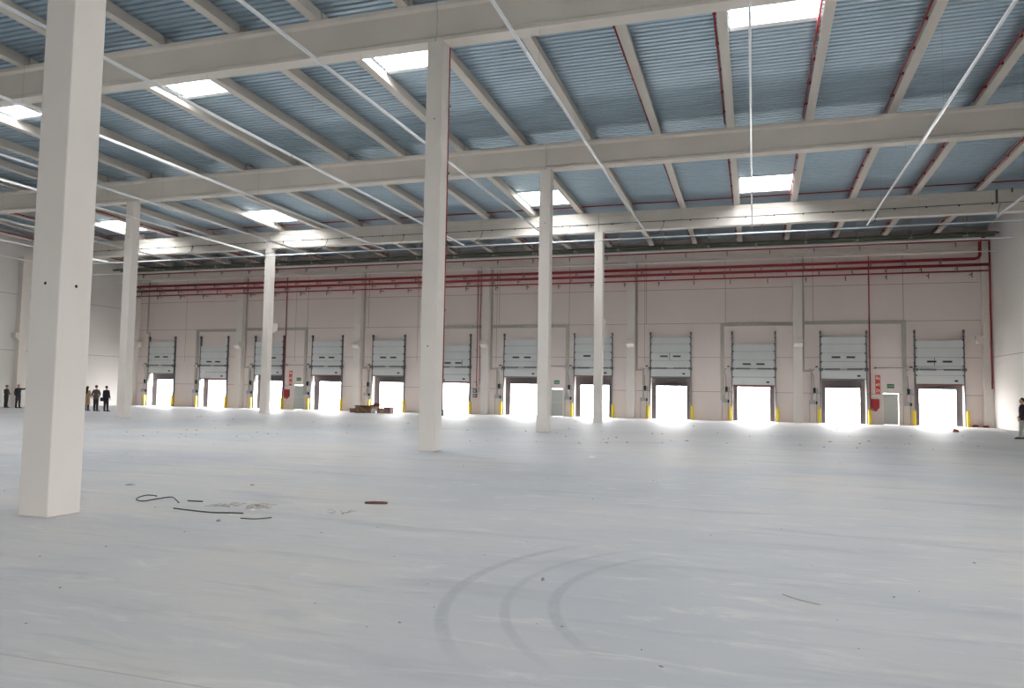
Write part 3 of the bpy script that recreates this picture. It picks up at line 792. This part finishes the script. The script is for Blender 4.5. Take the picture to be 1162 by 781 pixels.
plank('long reddish plank lying across the top of the packaging heap', (hx+.15, hy+.2, .47), (hx+1.95, hy+.25, .52), .14, .05, group='reddish planks on the heap')
plank('short reddish plank sticking up on the right of the heap', (hx+1.15, hy+.05, .50), (hx+2.3, hy+.1, .66), .16, .06, group='reddish planks on the heap')
plank('thin reddish batten leaning across the middle of the heap', (hx+.9, hy-.05, .48), (hx+1.7, hy+.3, .68), .1, .05, group='reddish planks on the heap')
plank('dark upright batten between the bag and the beige box', (hx+1.78, hy-.1, .0), (hx+1.83, hy+.0, .60), .08, .05, group='reddish planks on the heap')
crumple('wood_offcut', 'dark reddish rounded scrap on top right of the heap', 'wood scrap', (hx+1.62, hy+.12, .57), (.22, .18, .12), M_wood, 9, 'scrap packaging heap')

# ------------------------------------------------------------------ floor litter
M_twig = mat('dry_twig', (158,146,126), .9)
M_paper = mat('paper_scrap', (224,222,218), .8)
M_blue = mat('bluish_scrap', (140,146,158), .6)
M_brick = mat('brick_red', (160,80,68), .9, vary=.15, scale=20)
M_stone = mat('concrete_crumb', (150,145,138), .9)
M_cab = mat('dark_rubber_cable', (64,66,60), .6)
def cable(pts, r, label, mt=M_cab):
    P = [Vector(p) for p in pts]; out = []
    for i in range(len(P)-1):
        p0, p1, p2, p3 = P[max(i-1,0)], P[i], P[i+1], P[min(i+2, len(P)-1)]
        for k in range(6):
            t = k/6; out.append(.5*((2*p1)+(p2-p0)*t+(2*p0-5*p1+4*p2-p3)*t*t+(3*p1-p0-3*p2+p3)*t**3))
    out.append(P[-1]); m = MB(); m.tube(out, r, 8)
    return tag(obj('cable_offcut', m, mt, smooth=True), label, 'cable', 'cable offcuts on the floor')
F_ = lambda x, y, z=.011: (x, y, z)
import_pts = []
# camera frame (used to turn floor marks measured in the picture into places on the floor)
CR = Vector((0.95221605, 0.3049871, 0.01635434)); CU = Vector((0.00405071, -0.06615211, 0.99780133)); CF = Vector((-0.30539841, 0.95005619, 0.06422651)); FPX = 855.34
def G(px, py, z=0.0):
    d = CF + CR*((px-581)/FPX) - CU*((py-390.5)/FPX); t = (z-H)/d.z
    return (d.x*t, d.y*t, z)
def g(px, py, z=.011):
    a = G(px, py, 0); return (a[0], a[1], z)
cable([g(178,563.8), g(168,562.8), g(158,565), g(155,568), g(163,569.6), g(175,567.5), g(190,565.3), g(196,566,.02), g(199,569,.03), g(203,571.5)], .008, 'dark cable offcut curled into a loop, left of the litter')
cable([g(213,569.3), g(230,570)], .010, 'short straight dark cable offcut above the long one')
cable([g(197,577.8), g(215,580), g(240,582.5), g(262,583), g(276,583.5)], .009, 'longest dark cable offcut lying across the litter')
cable([g(273,589.2), g(290,590), g(308,588.5)], .007, 'thin bent cable offcut right of the longest one')
cable([g(888,676), g(905,682), g(931,688)], .004, 'thin brown strand on the floor in the right foreground', M_twig)
def twigs(px, py, w_, h_, n, label, seed, mt=M_twig):
    rr = random.Random(seed); m = MB()
    for _ in range(n):
        a = g(px + rr.uniform(-w_, w_), py + rr.uniform(-h_, h_), .008)
        L_ = rr.uniform(.06, .18); an = rr.uniform(0, 6.28)
        b_ = (a[0]+L_*math.cos(an), a[1]+L_*math.sin(an), rr.uniform(.008, .03))
        m.tube([a, ((a[0]+b_[0])/2, (a[1]+b_[1])/2+.01, .012+rr.uniform(0,.02)), b_], .003, 5)
    return tag(obj('twig_litter', m, mt), label, 'litter', 'scattered twig litter', 'stuff')
twigs(260, 574.5, 14, 2.0, 15, 'scattered dry twigs around the cable offcuts', 1)
twigs(292, 576, 12, 2.5, 20, 'denser clump of dry twigs at the right end of the litter', 2)
twigs(386, 583, 11, 1.2, 9, 'sparse twigs right of the main litter', 3)
# flat wood scrap
m = MB(); m.prism([(-.17,-.03),(-.05,-.045),(.12,-.03),(.17,.0),(.10,.04),(-.06,.035)], 'z', 0, .035)
a = G(427, 572); tag(obj('wood_scrap', m, mat('dark_wood_scrap', (96,66,58), .8, vary=.2, scale=20), loc=(a[0], a[1], 0), rz=.25, bevel=.006), 'dark brown flat wood scrap alone on the floor left of centre', 'wood scrap')
def scrap(name, px, py, r, mt, label, cat, seed, group=None, flat=.5):
    rr = random.Random(seed); m = MB(); n = 6
    pr = [(r*rr.uniform(.6,1.1)*math.cos(i*6.283/n), r*rr.uniform(.5,.9)*math.sin(i*6.283/n)) for i in range(n)]
    hh = r*flat; q = len(m.v)
    m.v += [(p_[0], p_[1], 0) for p_ in pr] + [(p_[0]*.75, p_[1]*.7, hh*rr.uniform(.7, 1.1)) for p_ in pr]
    for i in range(n):
        j = (i+1) % n; m.f.append((i, j, n+j, n+i)); m.m.append(0)
    m.f += [tuple(reversed(range(n))), tuple(range(n, 2*n))]; m.m += [0, 0]
    a = G(px, py); return tag(obj(name, m, mt, loc=(a[0], a[1], 0), rz=rr.uniform(0, 3)), label, cat, group)
scrap('paper_scrap', 257, 581, .04, M_paper, 'white paper scrap just below the longest cable offcut', 'litter', 1, flat=.3)
scrap('paper_scrap', 286, 579, .05, M_paper, 'white paper scrap among the dense twigs', 'litter', 2, flat=.4)
scrap('paper_scrap', 260, 585, .05, M_paper, 'white paper scrap below the litter', 'litter', 3, flat=.2)
scrap('plastic_scrap', 248, 591.5, .055, M_blue, 'bluish plastic scrap below the cable offcuts', 'litter', 4, flat=.4)
scrap('plastic_scrap', 286, 551, .05, M_stone, 'small grey scrap above the litter', 'litter', 5, flat=.3)
scrap('plastic_scrap', 147, 550.5, .12, M_blue, 'pale blue plastic scrap right of the big near column', 'litter', 6, flat=.1)
scrap('concrete_crumb', 616, 658.8, .028, M_stone, 'dark crumb between the tyre marks', 'litter', 7, flat=.8)
scrap('paper_scrap', 672, 519.5, .16, M_paper, 'white paper scrap on the floor below the centre columns', 'litter', 8, flat=.25)
scrap('brick_chunk', 1085, 490.5, .20, M_brick, 'red brick chunk in front of the rightmost dock door', 'brick', 9, flat=.8)
scrap('brick_chunk', 1107, 484.9, .28, M_brick, 'low red brick rubble by the right corner, left piece', 'brick', 10, flat=.5)
scrap('brick_chunk', 1119, 485.6, .22, M_brick, 'low red brick rubble by the right corner, right piece', 'brick', 11, flat=.6)
# anonymous dirt crumbs: uncountable
for nm, lab, mt, rng in (('floor_grit', 'fine dark grit scattered over the floor', M_stone, [(R.uniform(0, 1160), 490 + 270*R.random()**1.6) for _ in range(70)]),
                     ('dock_grit', 'grit and crumbs strewn along the foot of the dock wall', M_stone, [(R.uniform(140, 1120), 470 + (R.random()*26) + (0 if True else 0)) for _ in range(110)])):
    m = MB(); n = 6
    for px, py in rng:
        base = 0.0157*(px-150)
        py2 = py + (base if nm == 'dock_grit' else 0)
        a = G(px, py2)
        if a[1] > YW-.4 or a[1] < 1 or not (XL+.5 < a[0] < XR-.5): continue
        dist = a[1]; r = R.uniform(.005, .013) if nm == 'floor_grit' else R.uniform(.012, .03)
        r *= 1 + min(dist, 30)*.03
        q = len(m.v); an = R.uniform(0, 3)
        for i in range(n):
            rr_ = r*R.uniform(.5, 1.2); t = i*6.283/n
            x_, y_ = rr_*1.8*math.cos(t), rr_*math.sin(t)
            m.v.append((a[0]+x_*math.cos(an)-y_*math.sin(an), a[1]+x_*math.sin(an)+y_*math.cos(an), 0.0))
        m.v.append((a[0], a[1], r*.7))
        for i in range(n): m.f.append((q+i, q+(i+1)%n, q+n)); m.m.append(0)
    tag(obj(nm, m, mt), lab, 'grit', kind='stuff')

# ------------------------------------------------------------------ people
M_skin = mat('skin', (196,150,128), .6)
M_eye = mat('eye_dark', (40,30,28), .3)
def cloth(name, c): return mat(name, c, .85, vary=.06, scale=14, bump=.3, bscale=60)
def person(label, loc, face, Ht, jacket, trousers, hair, arms, long_hair=False, coat=False, cap=None, legs=(.10, .10), stride=(0, 0), head_turn=0, bald=False, shirt=None):
    """arms: per side (-1 left, +1 right) the elbow and wrist positions at a 1.75 m scale; local +Y is where the figure faces"""
    k = Ht/1.75
    t = thing('person', label, 'person', loc, face, group=None)
    s3 = lambda p: tuple(v*k for v in p)
    b = MB(); T = lambda pts, rad, seg=12, ref=None, mb=b: mb.tube([s3(p) for p in pts], [tuple(v*k for v in r) if isinstance(r, tuple) else r*k for r in rad], seg, ref=ref)
    X_ = (1,0,0)
    T([(0,0,.84),(0,0,.92),(0,.0,1.05),(0,.01,1.18),(0,.0,1.32),(0,-.01,1.41),(0,-.01,1.46)], [(.13,.09),(.165,.11),(.135,.095),(.15,.105),(.165,.10),(.13,.075),(.06,.055)], 16, X_)
    T([(0,-.01,1.43),(0,.005,1.54)], [.055,.05], 12, X_)
    # head: turned and shaped
    ch, sh_ = math.cos(head_turn), math.sin(head_turn)
    def hd(p):
        x_, y_, z_ = p; return (x_*ch - y_*sh_, x_*sh_ + y_*ch + .01, z_)
    hm = MB()
    def jaw(q):
        f = 1 - .32*max(0, -q.z/(.118*k))**1.3
        return (q.x*f, q.y*(f*.9+.1) + (.018*k if q.z < 0 and q.y > 0 else 0), q.z)
    hm.ball((0,0,1.632*k), (.076*k, .094*k, .118*k), 18, 14, squash=jaw)
    hm.tube([s3((0,.085,1.65)), s3((0,.112,1.612)), s3((0,.09,1.60))], [.008*k,.014*k,.01*k], 8)     # nose
    hm.tube([s3((-.024,.088,1.573)), s3((0,.097,1.573)), s3((.024,.088,1.573))], [.005*k,.009*k,.005*k], 6)  # mouth
    hm.tube([s3((0,.06,1.535)), s3((0,.088,1.53))], [.02*k,.016*k], 8)
    for s in (-1, 1): hm.ball(s3((s*.079,-.005,1.625)), (.012*k,.02*k,.032*k), 8, 6)
    off = len(b.v)
    for v in hm.v:
        q = hd((v[0], v[1], v[2])); b.v.append(q)
    b.f += [tuple(i+off for i in f) for f in hm.f]; b.m += hm.m
    J = MB(); TR = MB(); SH = MB()
    for s, (el, wr) in arms.items():
        shd = Vector((s*.185, -.01, 1.395)); el = Vector(el); wr = Vector(wr)
        T([tuple(Vector((s*.10,-.01,1.40))), tuple(shd), tuple(shd.lerp(el,.5)), tuple(el), tuple(el.lerp(wr,.4)), tuple(wr)], [.05,.052,.045,.037,.036,.025], 10)
        d = (wr-el).normalized(); side = Vector((1,0,0)); 
        n_ = d.cross(Vector((0,1,0))); n_ = n_.normalized() if n_.length > .2 else Vector((1,0,0))
        w_ = d.cross(n_).normalized()
        pal = wr + d*.05
        T([tuple(wr - d*.01), tuple(wr + d*.03), tuple(wr + d*.085)], [(.018,.026),(.014,.038),(.012,.040)], 8, tuple(n_))
        for fi, (o_, l_) in enumerate(((-.030,.062),(-.010,.074),(.010,.070),(.029,.054))):
            p0 = wr + d*.08 + w_*o_; p1 = p0 + d*l_*.5 - n_*s*.006; p2 = p0 + d*l_*.85 - n_*s*.022
            T([tuple(p0), tuple(p1), tuple(p2)], [.009,.0085,.0065], 6)
        p0 = wr + d*.03 - w_*.03; T([tuple(p0), tuple(p0 + d*.03 - w_*.028 - n_*s*.006), tuple(p0 + d*.06 - w_*.036 - n_*s*.015)], [.012,.010,.008], 6)
        T([tuple(Vector((s*.09,-.01,1.40))), tuple(shd+Vector((0,0,.004))), tuple(shd.lerp(el,.5)), tuple(el), tuple(el.lerp(wr,.5)), tuple(el.lerp(wr,.93))], [.06,.072,.064,.055,.05,.042], 12, None, J)
    for s in (-1, 1):
        i = 0 if s < 0 else 1; lx = legs[i]; dy = stride[i]
        T([(s*.085,0,.90),(s*.09,dy*.3,.70),(s*lx,dy*.5+.01,.49),(s*lx,dy*.8-.01,.30),(s*lx,dy,.09)], [.088,.075,.055,.05,.036], 12)
        T([(s*lx,dy-.05,.04),(s*lx,dy+.03,.045),(s*lx*1.05,dy+.13,.03),(s*lx*1.08,dy+.19,.025)], [(.03,.035),(.036,.04),(.042,.026),(.03,.018)], 10, (1,0,0))
        T([(s*.08,0,.93),(s*.09,dy*.3,.70),(s*lx,dy*.5+.005,.49),(s*lx,dy*.8-.01,.28),(s*lx,dy,.075)], [.105,.095,.078,.070,.066], 14, None, TR)
        T([(s*lx,dy-.075,.035),(s*lx,dy-.05,.05),(s*lx,dy+.04,.055),(s*lx*1.05,dy+.14,.04),(s*lx*1.1,dy+.215,.028)], [(.03,.03),(.042,.048),(.046,.052),(.050,.038),(.034,.022)], 12, (1,0,0), SH)
        T([(s*lx,dy,.05),(s*lx,dy,.11)], [.05,.045], 10, None, SH)
    T([(0,0,.80),(0,0,.90),(0,0,1.02)], [(.12,.10),(.18,.125),(.155,.115)], 16, X_, TR)
    hem = .44 if coat else .80
    T([(0,0,hem),(0,0,.92),(0,0,1.05),(0,.005,1.20),(0,.0,1.33),(0,-.01,1.42),(0,-.012,1.475)], [(.20,.145) if not coat else (.225,.17),(.195,.14),(.172,.125),(.182,.132),(.195,.125),(.15,.09),(.066,.062)], 18, X_, J)
    obj('body', b, M_skin, t, remesh=.008)
    obj('jacket' if not coat else 'coat', J, jacket, t, remesh=.011)
    obj('trousers', TR, trousers, t, remesh=.012)
    obj('shoes', SH, M_black, t, remesh=.009)
    E_ = MB()
    for s in (-1, 1): E_.ball(hd(s3((s*.030,.084,1.642))), .009*k, 8, 6)
    obj('eyes', E_, M_eye, t)
    if shirt:
        q = MB(); q.prism([(-.028*k,1.44*k),(.028*k,1.44*k),(.012*k,1.30*k),(0,1.25*k),(-.012*k,1.30*k)], 'y', .118*k, .131*k); obj('shirt_front', q, shirt, t)
    if not bald and not cap:
        hmb = MB(); hmb.ball(hd(s3((0,-.018,1.662))), (.084*k,.095*k,.102*k), 16, 12)
        if long_hair: hmb.tube([hd(s3((0,-.05,1.68))), hd(s3((0,-.085,1.5))), hd(s3((0,-.11,1.33))), hd(s3((0,-.11,1.20)))], [(.075*k,.055*k),(.09*k,.05*k),(.10*k,.045*k),(.07*k,.03*k)], 14, ref=(1,0,0))
        o = obj('hair', hmb, hair, t, remesh=.010)
    if cap:
        cm = MB(); cm.ball(hd(s3((0,-.008,1.685))), (.086*k,.105*k,.075*k), 16, 10); cm.tube([hd(s3((0,.06,1.69))), hd(s3((0,.16,1.678)))], [(.07*k,.012*k),(.05*k,.008*k)], 12, ref=(1,0,0))
        obj('cap', cm, cap, t, remesh=.010)
    if bald:
        hmb = MB(); hmb.ball(hd(s3((0,-.04,1.63))), (.082*k,.07*k,.07*k), 16, 10); obj('hair', hmb, hair, t, remesh=.010)
    return t
blk = cloth('black_wool', (34,33,36)); blk2 = cloth('dark_navy_wool', (34,35,46)); brn = cloth('grey_brown_tweed', (88,80,76)); dktr = cloth('dark_trousers', (38,37,42))
gtr = cloth('light_grey_trousers', (178,174,166)); tan = cloth('tan_coat', (164,132,104)); hb = cloth('dark_hair', (42,32,30)); hgr = cloth('greying_hair', (96,88,82)); char = cloth('charcoal_jacket', (44,42,40)); maroon = cloth('dark_maroon_jacket', (52,38,44))
down = {-1: ((-.25,-.03,1.12), (-.27,.03,.88)), 1: ((.25,-.03,1.12), (.27,.03,.88))}
f1 = -math.pi/2
person('person in dark coat and cap standing at the far left edge, arms folded low', (-50.75, 40.3, 0), f1+.3, 1.60, char, dktr, hb,
       {-1: ((-.25,.02,1.13), (-.12,.22,1.06)), 1: ((.25,.02,1.13), (.10,.23,1.02))}, cap=cloth('dark_cap', (48,44,40)))
person('person in black jacket raising one arm to point right, left of the big near column', (-49.38, 40.1, 0), f1, 1.70, blk, dktr, hgr,
       {-1: ((-.22,.26,1.38), (-.19,.50,1.47)), 1: ((.25,-.04,1.12), (.27,.05,.90))}, bald=True, stride=(.05,-.03))
person('person with long dark hair and long tan coat half hidden by the big near column', (-41.85, 38.9, 0), .2, 1.63, tan, dktr, hb, {-1: ((-.25,-.03,1.12), (-.26,.05,.90)), 1: ((.25,-.03,1.12), (.24,.12,.96))}, long_hair=True, coat=True)
person('person seen from behind in grey-brown jacket with a hand on the hip', (-40.95, 38.75, 0), .05, 1.70, brn, dktr, hb,
       {-1: ((-.30,-.05,1.13), (-.24,.08,.93)), 1: ((.36,-.04,1.16), (.24,.03,.98))}, stride=(0,.04))
person('person in dark navy suit carrying a dark bag, right of the grey-brown jacket', (-40.26, 38.9, 0), .05, 1.67, blk2, dktr, hb,
       {-1: ((-.27,.02,1.12), (-.30,.08,.90)), 1: ((.27,-.03,1.12), (.28,.04,.89))}, stride=(.0,.05))
person('person in dark suit jacket and light grey trousers at the right picture edge', (11.17, 38.3, 0), 1.05, 1.80, maroon, gtr, hb,
       {-1: ((-.235,-.04,1.12), (-.235,.05,.88)), 1: ((.25,-.03,1.12), (.20,.14,.96))}, head_turn=.45, stride=(.08,-.10), legs=(.11,.12), shirt=M_white)
t = thing('shoulder_bag', 'dark bag held at the hip of the person in the navy suit', 'bag', (-40.56, 38.93, .66), .1)
m = MB(); m.box(-.17, -.06, 0, .17, .06, .25); obj('bag_body', m, M_black, t, bevel=.02)
m = MB(); m.tube([(-.10,0,.25),(-.09,0,.31),(0,0,.335),(.09,0,.31),(.10,0,.25)], .009, 6); obj('bag_handle', m, M_black, t)

# ------------------------------------------------------------------ light: an overcast sky through doors, skylights and the added gates
wd = bpy.data.worlds.new('overcast_sky'); scn.world = wd; wd.use_nodes = True
bg = wd.node_tree.nodes['Background']; bg.inputs['Color'].default_value = (1.0, .995, .985, 1); bg.inputs['Strength'].default_value = 1.0
def portal(name, loc, sx, sy, rot):
    ld = bpy.data.lights.new(name, 'AREA'); ld.shape = 'RECTANGLE'; ld.size = sx; ld.size_y = sy; ld.energy = 1
    ld.cycles.is_portal = True
    o = bpy.data.objects.new(name, ld); C.objects.link(o); o.location = loc; o.rotation_euler = rot
for a, b_, y0, y1 in SKY:
    portal('sky_portal', ((a+b_)/2, (y0+y1)/2, zd((y0+y1)/2)+.62), b_-a+.1, y1-y0+.1, (0, 0, 0))
portal('added_gate_portal', (XR+.45, (RG[0]+RG[1])/2, RG[2]/2), RG[2], RG[1]-RG[0], (0, math.pi/2, 0))
for a, b_ in FW: portal('added_gate_portal', ((a+b_)/2, YF-.4, GH/2), b_-a, GH, (math.pi/2, 0, 0))
for x in DX:
    portal('door_portal', (x, YW+.95, 1.3), 3.2, 3.9, (-math.pi/2, 0, 0))

# ------------------------------------------------------------------ camera
cd = bpy.data.cameras.new('camera'); cam = bpy.data.objects.new('camera', cd); C.objects.link(cam)
cd.sensor_width = 36; cd.lens = FPX/1162*36; cd.clip_end = 2000; cd.clip_start = .05
cam.matrix_world = Matrix(((CR.x, CU.x, -CF.x, 0), (CR.y, CU.y, -CF.y, 0), (CR.z, CU.z, -CF.z, H), (0,0,0,1)))
scn.camera = cam

scn.view_settings.view_transform = 'Standard'; scn.view_settings.look = 'None'
scn.view_settings.gamma = 1; scn.view_settings.use_curve_mapping = False
scn.view_settings.exposure = 5.05
cy = scn.cycles
cy.use_denoising = True; cy.max_bounces = 14; cy.diffuse_bounces = 10; cy.glossy_bounces = 5; cy.transparent_max_bounces = 12
cy.sample_clamp_indirect = 0; cy.sample_clamp_direct = 0; cy.caustics_reflective = False; cy.caustics_refractive = False
